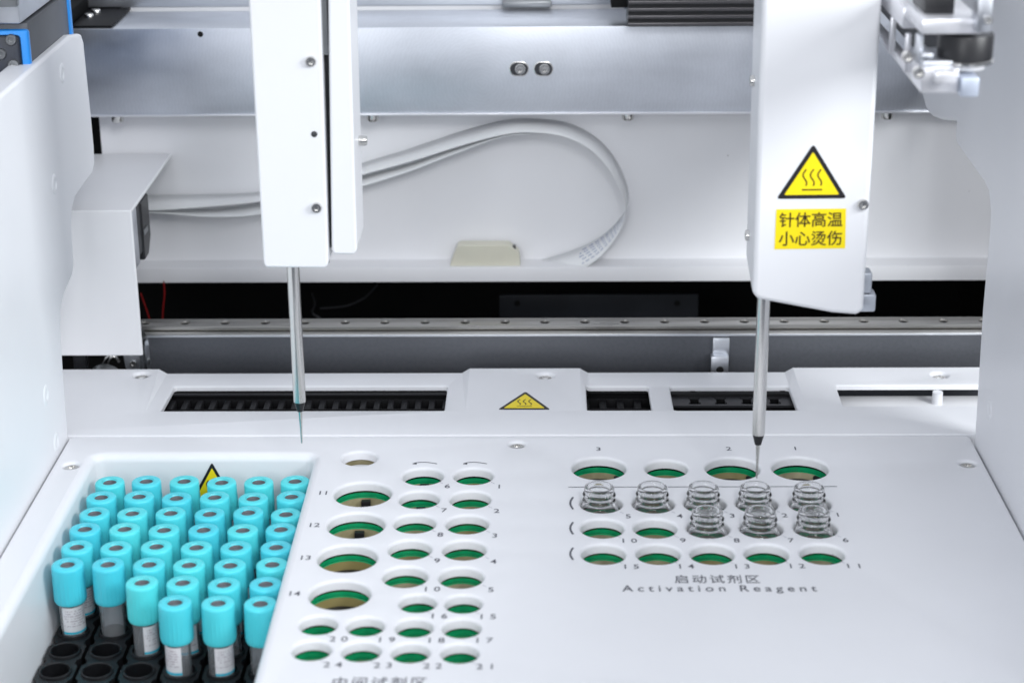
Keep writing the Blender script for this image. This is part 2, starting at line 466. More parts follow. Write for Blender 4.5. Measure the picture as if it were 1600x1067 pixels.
def ring(mb, x, y, r, z0, z1, n=56, flare=0.0):
    A = circle(x, y, r, n); B = circle(x, y, r - flare, n)
    for i in range(n):
        j = (i + 1) % n
        mb.face([(*A[i], z0), (*A[j], z0), (*B[j], z1), (*B[i], z1)])
for i, (x, y, R, k) in enumerate(holes):
    r = R - RND + .0011
    if k == 'p':
        m = MB(); ring(m, x, y, r + .0012, -.0056, -.022, flare=.002); m.build('drain_well', M['tan'], deck)
        m = MB(); m.lathe([(0, -.0075), (r * .55, -.0077), (r * .9, -.0082), (r * .95, -.0092)], 40, T(x, y, 0)); m.build('drain_disc', M['panel'], deck)
        continue
    deep = {'b': .0145, 'c': .0150, 'k': .0150, 'r': .0135, 's': .020, 't': .020, 'q': .020, 'v': .028}[k]
    gd = .0092 if k not in 't' else .0101
    m = MB(); ring(m, x, y, r, -.0068, -gd, flare=-.0002)
    ring(m, x, y, r - .0002, -gd, -gd - .0004, flare=.0006)
    well = m.build('reagent_well', M['green'], deck)
    m = MB(); ring(m, x, y, r - .0005, -gd - .0004, -deep, flare=.0006); m.build('well_liner', M['tan'], well)
    m = MB(); m.bm.faces.new([m.bm.verts.new((a, b, -deep + .0002)) for a, b in circle(x, y, r + .0003)]); m.build('well_floor', M['panel'] if k == 'v' else M['black'] if k in 'bckr' else M['tan'], well, smooth=0)  # floors under the vials made white to lighten the glass above
    if k in 'ck':
        m = MB(); m.box((x - .0024, y + r - .004, -deep), (x + .0026, y + r - .0012, -gd - (.0012 if k == 'c' else .0002)), .0003); m.build('sensor_block', M['black'], well)
    if k in 'rqv':
        a = math.radians(40); 
        m = MB(); m.box((-.0022, -.001, -deep), (.0022, .0012, -gd - .0003), .0003, mtx=T(x + (r - .002) * math.cos(a), y + (r - .002) * math.sin(a), 0) @ Matrix.Rotation(a - math.pi / 2, 4, 'Z'))
        m.build('sensor_block', M['black'], well)

# lettering on the deck
ZP = .00012
UP = Vector((0, 0, 1))
def dp(px, py): 
    p = onz(px, py); p.z = ZP; return p
NUM_L = [('11', 505, 770), ('12', 492, 820), ('13', 478, 871), ('14', 461, 927), ('6', 699, 759.5), ('1', 780, 760), ('7', 694, 797), ('2', 776, 798),
         ('8', 688, 835), ('3', 773, 836.5), ('9', 683, 875.5), ('4', 771, 877), ('10', 676, 920), ('5', 767, 921), ('16', 687, 962), ('15', 763, 963),
         ('20', 529, 998), ('19', 605, 999), ('18', 682.5, 1000), ('17', 757.5, 1000), ('24', 520, 1038), ('23', 598, 1039), ('22', 676, 1040), ('21', 757, 1041)]
NUM_R = [('3', 935, 701.5), ('2', 1138.5, 701), ('1', 1242.5, 700.5), ('5', 981.5, 806.5), ('4', 1062, 806), ('3', 1144, 805.5), ('2', 1226, 805), ('1', 1309, 804),
         ('10', 984, 844.5), ('9', 1067, 844), ('8', 1151, 844), ('7', 1236, 844), ('6', 1321, 843.5), ('15', 987, 885), ('14', 1073, 884.5), ('13', 1160, 884.5), ('12', 1246, 884), ('11', 1334, 884)]
for k_, (t_, x, y) in enumerate(NUM_L + NUM_R):
    two = len(t_) == 2
    lone = x < 510 or y < 710
    m = MB(); put_text(m, t_, dp(x, y), .0066, spacing=1.0 if lone or not two else 1.65, bold=.00005)
    m.build('printed_number', M['print'], deck, smooth=0)
    if not lone:
        dx = 20 if two else 13
        d = MB(); stroke(d, [dp(x - dx, y - 7), dp(x - dx + 6, y - 4.5)], .0003, UP)
        d.build('printed_leader', M['printsoft'], deck, smooth=0)
for t_, x, y, sz, wpx, sp_, sy_ in (('启动试剂区', 1120, 904.5, .0088, 133, 1.25, 1.05), ('Activation Reagent', 1124, 920.5, .0078, 304, 1.5, 1.15), ('中间试剂区', 593, 1066, .0088, 147, 1.25, 1.15)):
    m = MB(); put_text(m, t_, dp(x, y), sz, width=wpx * scale_at(onz(x, y)), spacing=sp_, bold=.00006, sy=sy_)
    m.build('printed_title', M['print'], deck, smooth=0)
m = MB()
stroke(m, [dp(888, 761), dp(1308, 760)], .0007, UP)
for y in (786, 825, 865):
    stroke(m, [dp(895.5 - 4.5 * math.sin(math.pi * t / 8), y - 9.5 + 19 * t / 8) for t in range(9)], .0011, UP)
for x0, x1 in ((645, 683), (724, 761)):
    pts = [dp(x0 + (x1 - x0) * t / 10, 724.6 - 2.6 * math.sin(math.pi * (t / 10) ** .8)) for t in range(11)]
    stroke(m, pts, .0008, UP)
    m.face([dp(x0 - 1, 724.8), dp(x0 + 6, 722.2), dp(x0 + 6, 725.6)])
m.build('printed_lines', M['print'], deck, smooth=0)

# warning triangle on the tray's rear wall
def on_tray(px, py):
    y = .985
    for _ in range(4):
        p = ony(px, py, y); y = TRAY[3] - (.0048 + .0037 * (max(-p.z, .0052) - .0052) / .08) - .0002
    return ony(px, py, y)
warning_sticker(deck, on_tray(331, 722), on_tray(299, 782), on_tray(366, 782), Vector((0, -1, .05)))

# ================================================================== rear deck panel
rear = thing('rear_deck_panel', 'white rear deck panel with long rectangular windows, behind the front deck seam', 'deck panel', (0, 1.06, 0))
YB = onz(800, 577).y
YW = onz(800, 643).y
yF0, yB0 = YF + .0004, YB
RZ = .0006
RECESS = [(onz(249, 578).x, onz(734, 577).x), (onz(906, 577).x, onz(1239, 577).x)]
def zrear(x, y):
    t = min(1, max(0, (y - YW) / (YB - YW)))
    for a, b in RECESS:
        if a < x < b:
            e = min(1, max(0, min(x - a, b - x) / .0050))
            return RZ - .0030 * t ** .45 * e
    return RZ
def wins(ul, ur, ll, lr):
    return (onz(ul[0], ul[1]).x, onz(ll[0], ll[1]).y)
WIN = []
for (xl_t, xr_t, yt, yb, xr_b) in ((274, 699, 598, 643, 697), (912, 1018, 598, 643, 1022), (1043, 1238, 598, 643, 1250), (1302, 1640, 602, 636, 1640)):
    a = onz(xl_t, yt); b = onz(xr_b, yb)
    WIN.append((a.x - (.0018 if xl_t < 300 else 0), b.y, b.x, a.y))
mb = MB(); loops = []; RR = .0012
for (x0, y0, x1, y1) in WIN:
    mk = lambda ins, q=(x0, y0, x1, y1): rrect(q[0] + ins, q[1] + ins, q[2] - ins, q[3] - ins, .0035 - min(ins, .002), 5)
    loops.append(mk(0))
    rim(mb, mk, RR, .0032, zrear)
ss = []
for hx, hy in ((221, 587), (852, 588), (1468, 587)):
    p = onz(hx, hy); ss.append(p)
    mk = lambda ins, p=p: circle(p.x, p.y, .0070 - ins, 40)
    loops.append(mk(0)); rim(mb, mk, .0022, .0026, zrear, extra=[(.0069, -.0026)])
lines = []
xa, xb = XL - .05, XR + .05
outl = [(xa, yF0 + .0009), (xb, yF0 + .0009), (xb, YB)]
for a, b in reversed(RECESS):
    outl += [(b, YB), (b - .0050, YB), (a + .0050, YB), (a, YB)]
    for q in (a, a + .0050, b - .0050, b): lines.append(((q, YB), (q, YW)))
    for k in (.15, .35, .6, .8):
        pass
outl.append((xa, YB))
for x0, x1 in ((xa, WIN[0][0]), (WIN[0][2], WIN[1][0]), (WIN[1][2], WIN[2][0]), (WIN[2][2], WIN[3][0])):
    lines.append(((x0 + .001, YW), (x1 - .001, YW)))
sheet(mb, outl, loops, zrear, lines)
# rounded front lip and rear skirt
r0 = .0009
prev = None
for k in range(6):
    a = math.pi / 2 * k / 5
    row = [(xa, yF0 + r0 - r0 * math.sin(a), RZ - r0 * (1 - math.cos(a))), (xb, yF0 + r0 - r0 * math.sin(a), RZ - r0 * (1 - math.cos(a)))]
    if prev: mb.face([prev[0], prev[1], row[1], row[0]])
    prev = row
mb.face([prev[0], prev[1], (xb, yF0, -.012), (xa, yF0, -.012)])
back_pts = outl[2:]
for (x0, y0), (x1, y1) in zip(back_pts, back_pts[1:]):
    mb.face([(x0, y0, zrear(x0, y0)), (x1, y1, zrear(x1, y1)), (x1, y1, -.012), (x0, y0, -.012)])
mb.build('panel', M['white'], rear, smooth=24)
for p in ss: add_screw('screw', rear, (p.x, p.y, -.0030), (0, 0, 1), .0044, .0020)
dz = Vector((0, 0, RZ))
warning_sticker(rear, onz(821, 613.5) + dz, onz(778, 641.5) + dz, onz(860, 641.5) + dz, Vector((0, 0, 1)), 'ink')

# ================================================================== what stands under the rear windows
M['rblack'] = mat('matte_black', (.003, .003, .0035), .6, spec=.10)
M['rline'] = mat('lighter_black_edge', (.03, .03, .033), .45, spec=.3)  # slightly lighter black for the thin line along the ledge
M['rdiv'] = mat('divider_grey', (.007, .007, .008), .5, spec=.2)
M['rpost'] = mat('divider_post', (.017, .017, .019), .5, spec=.3)
def window_rack(label, x0, x1, div_px, div_w, ledge_m, div_m):
    """rack seen through a window: a rear ledge with a lighter edge, a trench, a row of slots, a front ledge"""
    t = thing('cuvette_rack', label, 'cuvette rack', ((x0 + x1) / 2, 1.075, -.032))
    xa_, xb_ = x0 - .005, x1 + .005
    m = MB(); m.box((xa_, 1.02, -.034), (xb_, 1.125, -.028)); m.build('base', M['rblack'], t, smooth=0)
    zl = -.0050; y0 = onz(800, 614.5, zl).y
    m = MB(); m.box((xa_, y0, -.028), (xb_, y0 + .020, zl), .0006); m.build('rear_ledge', M['rblack'], t)
    m = MB(); m.box((xa_, y0 - .0003, zl - .0012), (xb_, y0 + .0006, zl + .0001), .0002); m.build('ledge_edge', ledge_m, t)
    zs = -.0085; ya, yb = onz(800, 638, zs).y, onz(800, 623.5, zs).y
    m = MB(); m.box((xa_, yb, -.028), (xb_, yb + .0012, zs), .0003); m.box((xa_, ya - .0012, -.028), (xb_, ya, zs), .0003)
    m.build('slot_frame', M['rdiv'], t)
    m = MB(); m.box((xa_, ya - .016, -.028), (xb_, ya - .0016, zs - .0004), .0003); m.build('front_ledge', M['rblack'], t)
    for px in div_px:
        c = onz(px, 631, zs)
        d = MB(); d.box((c.x - div_w / 2, ya + .0001, -.0275), (c.x + div_w / 2, yb - .0001, zs - .0003), .0004); d.build('slot_divider', div_m, t)
    return t
q = WIN[0]
window_rack('long black slotted cuvette rack under the left rear window', q[0], q[2], [268 + 21.4 * k for k in range(21)], .0036, M['rline'], M['rpost'])
q = WIN[1]
window_rack('short black cuvette rack under the small square rear window', q[0], q[2], [915, 942, 969, 996, 1023], .0042, M['rblack'], M['rdiv'])
q = WIN[2]
t = thing('cuvette_rack', 'dark metal cuvette rail with notched slots under the right rear window', 'cuvette rack', ((q[0] + q[2]) / 2, 1.075, -.032))
xa_, xb_ = q[0] - .005, q[2] + .005
m = MB(); m.box((xa_, 1.02, -.034), (xb_, 1.125, -.028)); m.build('base', M['rblack'], t, smooth=0)
zl = -.0050; y0 = onz(800, 616, zl).y; y1 = onz(800, 607.5, zl).y
m = MB(); m.box((xa_, y0, -.028), (xb_, y1, zl), .0005); m.build('rear_ledge', M['rdiv'], t)
for px in (1082, 1222):
    c = onz(px, 609, zl); d = MB(); d.lathe([(0, .0001), (.0016, .0001), (.0018, 0)], 18, T(c.x, (y0 + y1) / 2, zl + .0001)); d.build('ledge_hole', M['void'], t)
zs = -.0085; ya, yb = onz(800, 638, zs).y, onz(800, 622.5, zs).y
m = MB(); outer = [(xa_, ya), (xb_, ya), (xb_, yb), (xa_, yb)]
hl = []
for px in (1085, 1126, 1167, 1210):
    c = onz(px, 630, zs); hw = .0037; hh = .0055; cy = (ya + yb) / 2
    hl.append([(c.x - hw, cy - hh), (c.x + hw, cy - hh), (c.x + hw, cy - hh * .6), (c.x + hw * .72, cy - hh * .42), (c.x + hw * .72, cy + hh * .42), (c.x + hw, cy + hh * .6), (c.x + hw, cy + hh),
               (c.x - hw, cy + hh), (c.x - hw, cy + hh * .6), (c.x - hw * .72, cy + hh * .42), (c.x - hw * .72, cy - hh * .42), (c.x - hw, cy - hh * .6)])
sheet(m, outer, hl, lambda x, y: zs)
o = m.build('slotted_rail', mat('slot_rail_grey', (.055, .055, .06), .4, .5), t, smooth=0); md = o.modifiers.new('solid', 'SOLIDIFY'); md.thickness = .0015; md.offset = -1
q = WIN[3]
zl = -.010
ya, yb = onz(1400, 645, zl).y, onz(1400, 618, zl).y
t = thing('lower_plate', 'pale plate with an upright round post seen through the right end rear window', 'plate', (.21, 1.08, zl - .004))
m = MB(); m.box((q[0] - .02, ya, zl - .004), (XR + .05, yb, zl), .0006); m.build('plate', M['panel'], t)
p = onz(1466, 634, zl)
m = MB(); m.lathe([(0, .0075), (.0031, .0075), (.0033, 0), (0, 0)], 24, T(p.x, p.y + .004, zl)); m.build('post', M['white'], t)

# ================================================================== side panels
def side_panel(name, label, x, prof, thick, dimples):
    t = thing(name, label, 'side panel', (x, .9, 0))
    m = MB(); m.prism([(x, y, z) for y, z in prof], (thick, 0, 0), .0022, 3)
    m.build('panel', M['white'], t, wn=True)
    s = 1 if thick < 0 else -1
    for px, py in dimples:
        p = onx(px, py, x)
        mb = MB(); q = Vector((s, 0, 0)).to_track_quat('Z', 'Y').to_matrix().to_4x4()
        mb.lathe([(0, -.0002), (.0022, -.0001), (.0030, .0005), (.0040, .0006), (.0054, .0003), (.0064, -.0003)], 28, Matrix.Translation(p) @ q)
        mb.build('screw_plug', M['white'], t)
    return t
profL = [(.45, -.03), (1.0118, -.03), (1.0122, 0), (1.0155, .0388), (1.0185, .0640), (1.0230, .0740), (1.0330, .0790), (1.0560, .0835), (1.0610, .0880), (1.0640, .1120),
         (1.0680, .1190), (1.0775, .1235), (1.1250, .1255), (1.1320, .1290), (1.1345, .1400), (1.1339, .1595), (1.1310, .2050), (1.1270, .2105), (1.1000, .2150), (.45, .2155)]
side_panel('instrument_side_panel', 'tall white left side panel with curved rear edge and four screw plugs', XL, profL, -.016, [(85, 288), (97, 115), (72, 617), (88, 690)])
tab = [onx(px, py, XR) for px, py in ((1494, 190), (1470, 188), (1455, 182), (1446, 170), (1441, 150), (1430, 60))]
profR = [(.45, -.03), (1.0020, -.03), (1.0035, 0), (1.0098, .0782), (1.0085, .1200), (1.0100, .1330), (1.0180, .1420), (1.0300, .1440), (1.1060, .1465), (1.1101, .1490)] + \
        [(p.y, p.z) for p in tab] + [(1.23, .30), (.935, .30), (.900, .2200), (.885, .2155), (.45, .2155)]
side_panel('instrument_side_panel', 'pale grey right side panel with a rounded rear tab beside the gantry', XR, profR, .016, [(1546, 640)])

# ================================================================== linear rail and its beam
ybm = 1.140
zr_top = ony(800, 510, ybm).z
zr_bot = ony(800, 523.5, ybm).z
yr1_ = onz(800, 497, zr_top).y
BX0 = ony(226, 540, ybm).x
t = thing('support_beam', 'dark anodised support beam under the steel linear rail', 'beam', (0, ybm, -.06))
m = MB(); m.box((BX0, ybm, -.06), (.30, yr1_ - .0002, zr_bot), .0005); m.build('beam', M['darkalu'], t)
m = MB(); m.box((BX0, ybm - .0006, zr_bot - .0010), (.30, ybm + .004, zr_bot + .0004), .0002); m.build('edge_strip', M['alu'], t)
t = thing('linear_rail', 'long steel linear rail with a row of counterbored holes, on the dark beam', 'rail', (0, ybm, zr_bot))
yr0, yr1 = ybm + .001, onz(800, 497, zr_top).y
hz = zr_top - zr_bot
hs_ = []
def pf_(a, b, c, d, h): return [(a, c - .0006), (a, d), (b, d), (b, c)]
mb = MB(); hl = []
mb.face([(BX0 - .004, a, b) for a, b in pf_(yr0, yr1, zr_top, zr_bot, hz)])
for k in range(22):
    p = onz(228 + 62.35 * k, 502.5, zr_top); p.y = (yr0 + yr1) / 2
    mk = lambda ins, p=p: circle(p.x, p.y, .0033 - ins, 28)
    hl.append(mk(0)); hs_.append((p.x, p.y)); rim(mb, mk, .0003, .0045, lambda x, y: zr_top, seg=2, extra=[(.0032, -.0045)])
sheet(mb, [(BX0 - .004, yr0 + .0006), (.30, yr0 + .0006), (.30, yr1), (BX0 - .004, yr1)], hl, lambda x, y: zr_top)
pf = [(yr0 + .0006, zr_top), (yr0, zr_top - .0006), (yr0, zr_top - hz * .26), (yr0 + .0022, zr_top - hz * .36), (yr0 + .0022, zr_top - hz * .52), (yr0, zr_top - hz * .60), (yr0, zr_bot), (yr1, zr_bot), (yr1, zr_top)]
for (a, b), (c, d) in zip(pf, pf[1:]): mb.face([(BX0 - .004, a, b), (.30, a, b), (.30, c, d), (BX0 - .004, c, d)])
mb.build('rail', M['rail'], t, smooth=25, recalc=False)
for hx, hy in hs_:
    m = MB(); m.lathe([(0, zr_top - .0012), (.00298, zr_top - .0012), (.00298, zr_top - .004)], 24, T(hx, hy, 0)); m.build('hole_shade_disc', M['rblack'], t)  # black disc set in each rail hole to paint its inner shade
t = thing('bracket_clip', 'small bent steel bracket clip on the dark beam face', 'bracket', (ony(1125, 560, ybm).x, ybm, -.02))
a = ony(1114, 528, ybm - .0015); b = ony(1139, 558, ybm - .0015)
m = MB(); m.box((a.x, ybm - .0022, b.z), (b.x, ybm - .0002, a.z), .0004); m.build('upper_plate', M['alu'], t)
a = ony(1111, 557, ybm - .006); b = ony(1137, 600, ybm - .006)
m = MB(); m.box((a.x, ybm - .0075, b.z), (b.x, ybm - .0055, a.z), .0005); m.box((a.x, ybm - .0073, a.z - .0018), (b.x, ybm - .0003, a.z + .0002), .0004); m.build('lower_plate', M['alu'], t)
p = ony(1125, 578, ybm - .0077); m = MB(); m.lathe([(0, .0004), (.0022, .0004), (.0024, 0), (0, 0)], 20, Matrix.Translation(p) @ Matrix.Rotation(math.pi / 2, 4, 'X')); m.build('hole', M['void'], t)

# ================================================================== back panel, aluminium cross beam, cable loop
YP = 1.258
yl = 1.240
zl0, zl1 = ony(800, 440, yl).z, ony(800, 418, yl).z
ztop = ony(800, 178, YP).z
xpl = ony(157, 210, YP).x
t = thing('back_panel', 'white painted back panel with a folded bottom ledge behind the arms', 'back panel', (0, YP, zl0))
prof = [(yl, zl0), (yl, zl1 - .0008), (yl + .0003, zl1 - .0002), (yl + .0009, zl1), (YP - .0016, zl1), (YP - .0005, zl1 + .0005), (YP, zl1 + .0016), (YP, ztop + .02), (YP + .012, ztop + .02), (YP + .016, zl0)]
mb = MB(); mb.prism([(xpl, y, z) for y, z in prof], (.66, 0, 0)); mb.build('panel', M['panel'], t, smooth=30)
YA = 1.238
zb0, zb1 = ony(800, 177, YA).z, ony(800, 42, YA).z
t = thing('cross_beam', 'broad milled aluminium cross beam spanning above the back panel', 'beam', (0, YA, zb0))
m = MB(); m.box((ony(108, 60, YA).x, YA, zb0), (.36, YA + .060, zb1), .0007); m.build('beam', M['beam'], t)
m = MB(); m.box((-.36, YA - .0012, zb0 - .0012), (.36, YA + .02, zb0 + .0002), .0003); m.build('bottom_highlight', M['pale'], t)  # pale strip painting in the highlight on the beam's lower chamfer
for px in (183, 582, 981, 1386):
    p = ony(px, 178, YA + .004); add_screw('hanging_screw', t, (p.x, YA + .0045, zb0 - .0012), (0, 0, -1), .0040, .0046)
for px in (811, 849):
    p = ony(px, 108, YA)
    def slot(r, hl_):
        return [(p.x + (hl_ if math.cos(a) > 0 else -hl_) + r * math.cos(a), p.z + r * math.sin(a)) for a in [2 * math.pi * (k + .5) / 32 for k in range(32)]]
    m = MB()
    A = [(x, YA - .0002, z) for x, z in slot(.0049, .0016)]; B = [(x, YA - .0004, z) for x, z in slot(.0043, .0016)]; C_ = [(x, YA - .0002, z) for x, z in slot(.0041, .0016)]
    for LA, LB in ((A, B), (B, C_)):
        for i in range(32): m.face([LA[i], LA[(i + 1) % 32], LB[(i + 1) % 32], LB[i]])
    sl = m.build('slot_rim', M['steel'], t)
    m = MB(); m.face([(x, YA - .00025, z) for x, z in slot(.0041, .0016)]); m.build('slot_floor', M['dgrey'], sl, smooth=0)
    add_screw('bolt', t, (p.x + .0008, YA - .0003, p.z), (0, -1, 0), .0036, .0018)
p = ony(313, 54, YA); m = MB(); m.lathe([(0, .0002), (.0016, .0002), (.0019, 0)], 20, Matrix.Translation(p) @ Matrix.Rotation(math.pi / 2, 4, 'X')); m.build('drilled_hole', M['void'], t)

def catmull(P, n=10):
    P = [Vector(p) for p in P]; out = []
    Q = [P[0] * 2 - P[1]] + P + [P[-1] * 2 - P[-2]]
    for i in range(1, len(Q) - 2):
        for k in range(n):
            t = k / n; a, b, c, d = Q[i - 1], Q[i], Q[i + 1], Q[i + 2]
            out.append(.5 * ((2 * b) + (c - a) * t + (2 * a - 5 * b + 4 * c - d) * t * t + (3 * b - a - 3 * c + d) * t ** 3))
    out.append(P[-1]); return out
def ribbon(name, label, front, back, yf, yb, group):
    """flat cable: a band between its front and rear edge, 0.4 mm thick"""
    F = [ony(p.x, p.y, yf) for p in catmull([(*q, 0) for q in front])]
    B = [ony(p.x, p.y, yb) for p in catmull([(*q, 0) for q in back])]
    m = MB(); n = len(F)
    for i in range(n - 1): m.face([F[i], F[i + 1], B[i + 1], B[i]])
    o = m.build(name, M['ribbon'], None, smooth=180, loc=F[n // 2])
    md = o.modifiers.new('solid', 'SOLIDIFY'); md.thickness = .0004; md.offset = 0
    tag(o, label, 'flat cable', group)
    return F, B
Ff = [(215, 328), (260, 328), (400, 316), (490, 297), (571, 272), (640, 253), (720, 228), (785, 211), (830, 207), (882, 214), (922, 234), (950, 263), (967, 293), (976, 320), (976, 340), (970, 358), (958, 378), (939, 400), (917, 417.6)]
Fb = [(215, 305), (260, 305), (400, 301), (490, 283), (571, 254), (640, 233), (720, 206), (785, 189), (830, 186), (884, 192), (928, 213), (958, 244), (976, 280), (982, 308), (976, 331), (958, 353), (933, 373), (897, 391), (845, 407)]
FA, BA = ribbon('flat_cable', 'upper grey flat ribbon cable arching into a wide loop by the back panel', Ff, Fb, 1.2405, YP - .0025, 'flat ribbon cables behind the arms')
Gf = [(215, 331), (260, 334), (330, 339), (400, 336), (490, 316), (571, 290), (640, 268), (710, 241), (785, 214), (828, 210)]
Gb = [(215, 329.5), (260, 329.5), (330, 327), (400, 319), (490, 300), (571, 275), (640, 256), (710, 232), (785, 212), (830, 208.5)]
ribbon('flat_cable', 'lower pale flat ribbon cable sagging just under the upper ribbon', Gf, Gb, 1.2415, 1.2515, 'flat ribbon cables behind the arms')
# blue print on the ribbon where it lies on the ledge
m = MB(); nF = len(FA)
for row in range(5):
    i0 = nF - 45 + row * 2; k = 0
    for i in range(i0, nF - 3 - row * 2):
        if (i + row) % 3 == 2: continue
        s = .18 + .15 * row
        a = FA[i].lerp(BA[i], s); b = FA[i + 1].lerp(BA[i + 1], s)
        nn = (FA[i + 1] - FA[i]).cross(BA[i] - FA[i]).normalized()
        if nn.dot(EYE - a) < 0: nn = -nn
        b = a.lerp(b, .8)
        stroke(m, [a + nn * .0004, b + nn * .0004], .00055, nn)
rb = [o for o in COL.objects if o.name == 'flat_cable'][0]
m.build('printed_text', mat('blue_print', (.06, .12, .32), .5), rb, smooth=0)

t = thing('cable_clamp', 'cream plastic cable clamp block standing on the back panel ledge', 'cable clamp', (ony(758, 418, yl + .002).x, yl + .002, zl1))
pts = [ony(px, py, yl + .003) for px, py in ((703, 418), (715, 385), (720, 383.5), (795, 383.5), (811, 396), (813, 418))]
for p_ in pts: p_.z = max(p_.z, zl1 + .0001)
m = MB(); m.prism(pts, (0, .011, 0), .0006); m.build('block', M['cream'], t, wn=True)
a, b = ony(797, 384, yl + .009), ony(806, 393, yl + .009)
m = MB(); m.box((a.x, yl + .006, b.z), (b.x, yl + .012, a.z), .0003); m.build('clip', M['black'], t)

# ================================================================== black gap: wires and a dark plate
for i, (pts, lab) in enumerate((([(220, 458), (224, 470), (229, 484), (234, 500)], 'thin red wire leaning right in the black gap behind the rail'),
                                ([(256, 440), (257, 460), (255, 480), (254, 500)], 'thin red wire hanging straight in the black gap behind the rail'))):
    P = [ony(p.x, p.y, 1.235) for p in catmull([(*q, 0) for q in pts], 5)]
    m = MB(); m.tube(P, .0005); tag(m.build('red_wire', M['red'], None, loc=P[0]), lab, 'wire', 'red wires in the black gap')
YD = 1.32
a, b = ony(780, 461, YD), ony(1090, 520, YD)
t = thing('dark_plate', 'dark blue-grey metal plate with a hole, deep in the black gap', 'plate', (a.x, YD, b.z))
m = MB(); m.box((a.x, YD, b.z), (b.x, YD + .003, a.z), .0005); m.build('plate', mat('dark_plate', (.022, .025, .032), .5, .3, var=.2, vscale=30), t)
for px in (808, 1058):
    p = ony(px, 474, YD - .0004); m = MB(); m.lathe([(0, .0002), (.0020, .0002), (.0022, 0)], 20, Matrix.Translation(p) @ Matrix.Rotation(math.pi / 2, 4, 'X')); m.build('hole', M['void'], t)
for pts, lab in (([(488, 458), (492, 475), (488, 488), (500, 497)], 'thin grey wire curling down in the dark gap left of centre'),
                 ([(590, 445), (570, 465), (540, 478), (500, 482)], 'thin grey wire sweeping sideways in the dark gap left of centre')):
    P = [ony(p.x, p.y, 1.30) for p in catmull([(*q, 0) for q in pts], 6)]
    m = MB(); m.tube(P, .0006); tag(m.build('grey_wire', M['dgrey'], None, loc=P[0]), lab, 'wire', 'grey wires in the black gap')

# ================================================================== motor cover at the left
p_b = ony(256, 240, YP - .002); zc_top = p_b.z
p_f = onz(205, 329, zc_top); ycf = p_f.y; xcr = p_f.x
zc_bot = ony(210, 556, ycf).z
t = thing('motor_cover', 'white box-shaped motor cover standing beside the left side panel', 'motor cover', (xcr, ycf, zc_bot))
m = MB()
m.box((-.345, ycf, zc_bot), (xcr, ycf + .0025, zc_top), .0010, 3)
m.box((-.345, ycf + .0003, zc_top - .0025), (xcr, YP - .002, zc_top - .00003), .0010, 3)
m.build('cover', M['panel'], t, wn=True)
xs_ = xcr - .0012
t = thing('motor', 'dark stepper motor with silver flange, tucked under the white motor cover', 'motor', (xs_, ycf + .02, zc_top - .06))
yfl0 = onx(206, 340, xs_).y; yfl1 = onx(214, 340, xs_).y; yb1 = onx(231, 340, xs_).y
zlo = onx(211, 424, xs_).z
m = MB(); m.box((xs_ - .040, ycf + .0032, zlo), (xs_, yfl1, zc_top - .0035), .0008); m.build('flange', M['alu'], t)
zhi = zc_top - .0035; zb_ = onx(222, 405, xs_).z
def octa(x, y0, y1, z0, z1, c): return [(x, y0, z0), (x, y1 - c, z0), (x, y1, z0 + c), (x, y1, z1), (x, y0, z1)]
m = MB(); m.prism(octa(xs_, yfl1 + .0004, yb1 - .010, zlo + .004, zhi, .006), (-.040, 0, 0), .0010)
m.build('body', M['dgrey'], t, wn=True)
m = MB(); m.prism(octa(xs_ + .0012, yfl1 + .009, yb1, zb_ - .002, zhi, .010), (-.040, 0, 0), .0012); m.build('end_bell', M['black'], t, wn=True)
yq0, yq1 = onx(220, 350, xs_).y, onx(226, 350, xs_).y
m = MB(); m.box((xs_ + .0013, yq0, zb_ + .014), (xs_ + .0020, yq1, zhi - .018), .0003); m.build('type_plate', M['grey'], t)

# parts showing in the slit below the cover
yk = 1.150
a = ony(150, 600, yk); 
t = thing('drive_pulley', 'grey round drive pulley showing in the slit below the motor cover', 'pulley', (ony(165, 585, yk).x, yk, ony(165, 585, yk).z))
c = ony(166, 595, yk); q = Matrix.Translation(c) @ Matrix.Rotation(math.pi / 2, 4, 'X')
m = MB(); m.lathe([(0, 0), (.0115, 0), (.0120, .0006), (.0120, .008), (.0113, .009), (0, .009)], 40, q); m.build('wheel', M['grey'], t)
m = MB(); P = [ony(px, py, yk + .008) for px, py in ((160, 572), (166, 560), (174, 556), (182, 560))]; m.tube(catmull(P, 4), .0010)
P = [ony(px, py, yk + .006) for px, py in ((168, 572), (173, 560), (180, 557), (186, 566))]; m.tube(catmull(P, 4), .0010); m.build('spring', M['steel'], t)
t = thing('bearing_bracket', 'bright steel bracket with one screw, at the lower right corner of the motor cover', 'bracket', ony(210, 575, 1.146))
pts = [ony(px, py, 1.146) for px, py in ((190, 545), (222, 545), (226, 560), (220, 574), (212, 582), (200, 582), (196, 574))]
m = MB(); m.prism(pts, (0, .004, 0), .0006); m.build('plate', M['alu'], t)
p = ony(208, 568, 1.146); add_screw('screw', t, p, (0, -1, 0), .0022, .0014)
t = thing('shaft', 'dark metal shaft end in the slit below the motor cover, near the side panel', 'shaft', ony(125, 575, yk))
m = MB(); p0, p1 = ony(112, 545, yk), ony(136, 590, yk); m.box((p0.x, yk, p1.z), (p1.x, yk + .01, p0.z), .0015); m.build('block', M['dgrey'], t)
t = thing('clear_guard', 'curved clear plastic guard beside the lower right corner of the motor cover', 'guard', ony(225, 560, 1.139))
arc = [ony(px, py, 1.1385) for px, py in ((210, 504), (217, 509), (224, 518), (229, 529), (232, 545), (234, 565), (235, 595))]
m = MB()
arcs = catmull(arc, 4)
for a, b in zip(arcs, arcs[1:]):
    m.face([a, b, b + Vector((-.004, -.010, 0)), a + Vector((-.004, -.010, 0))])
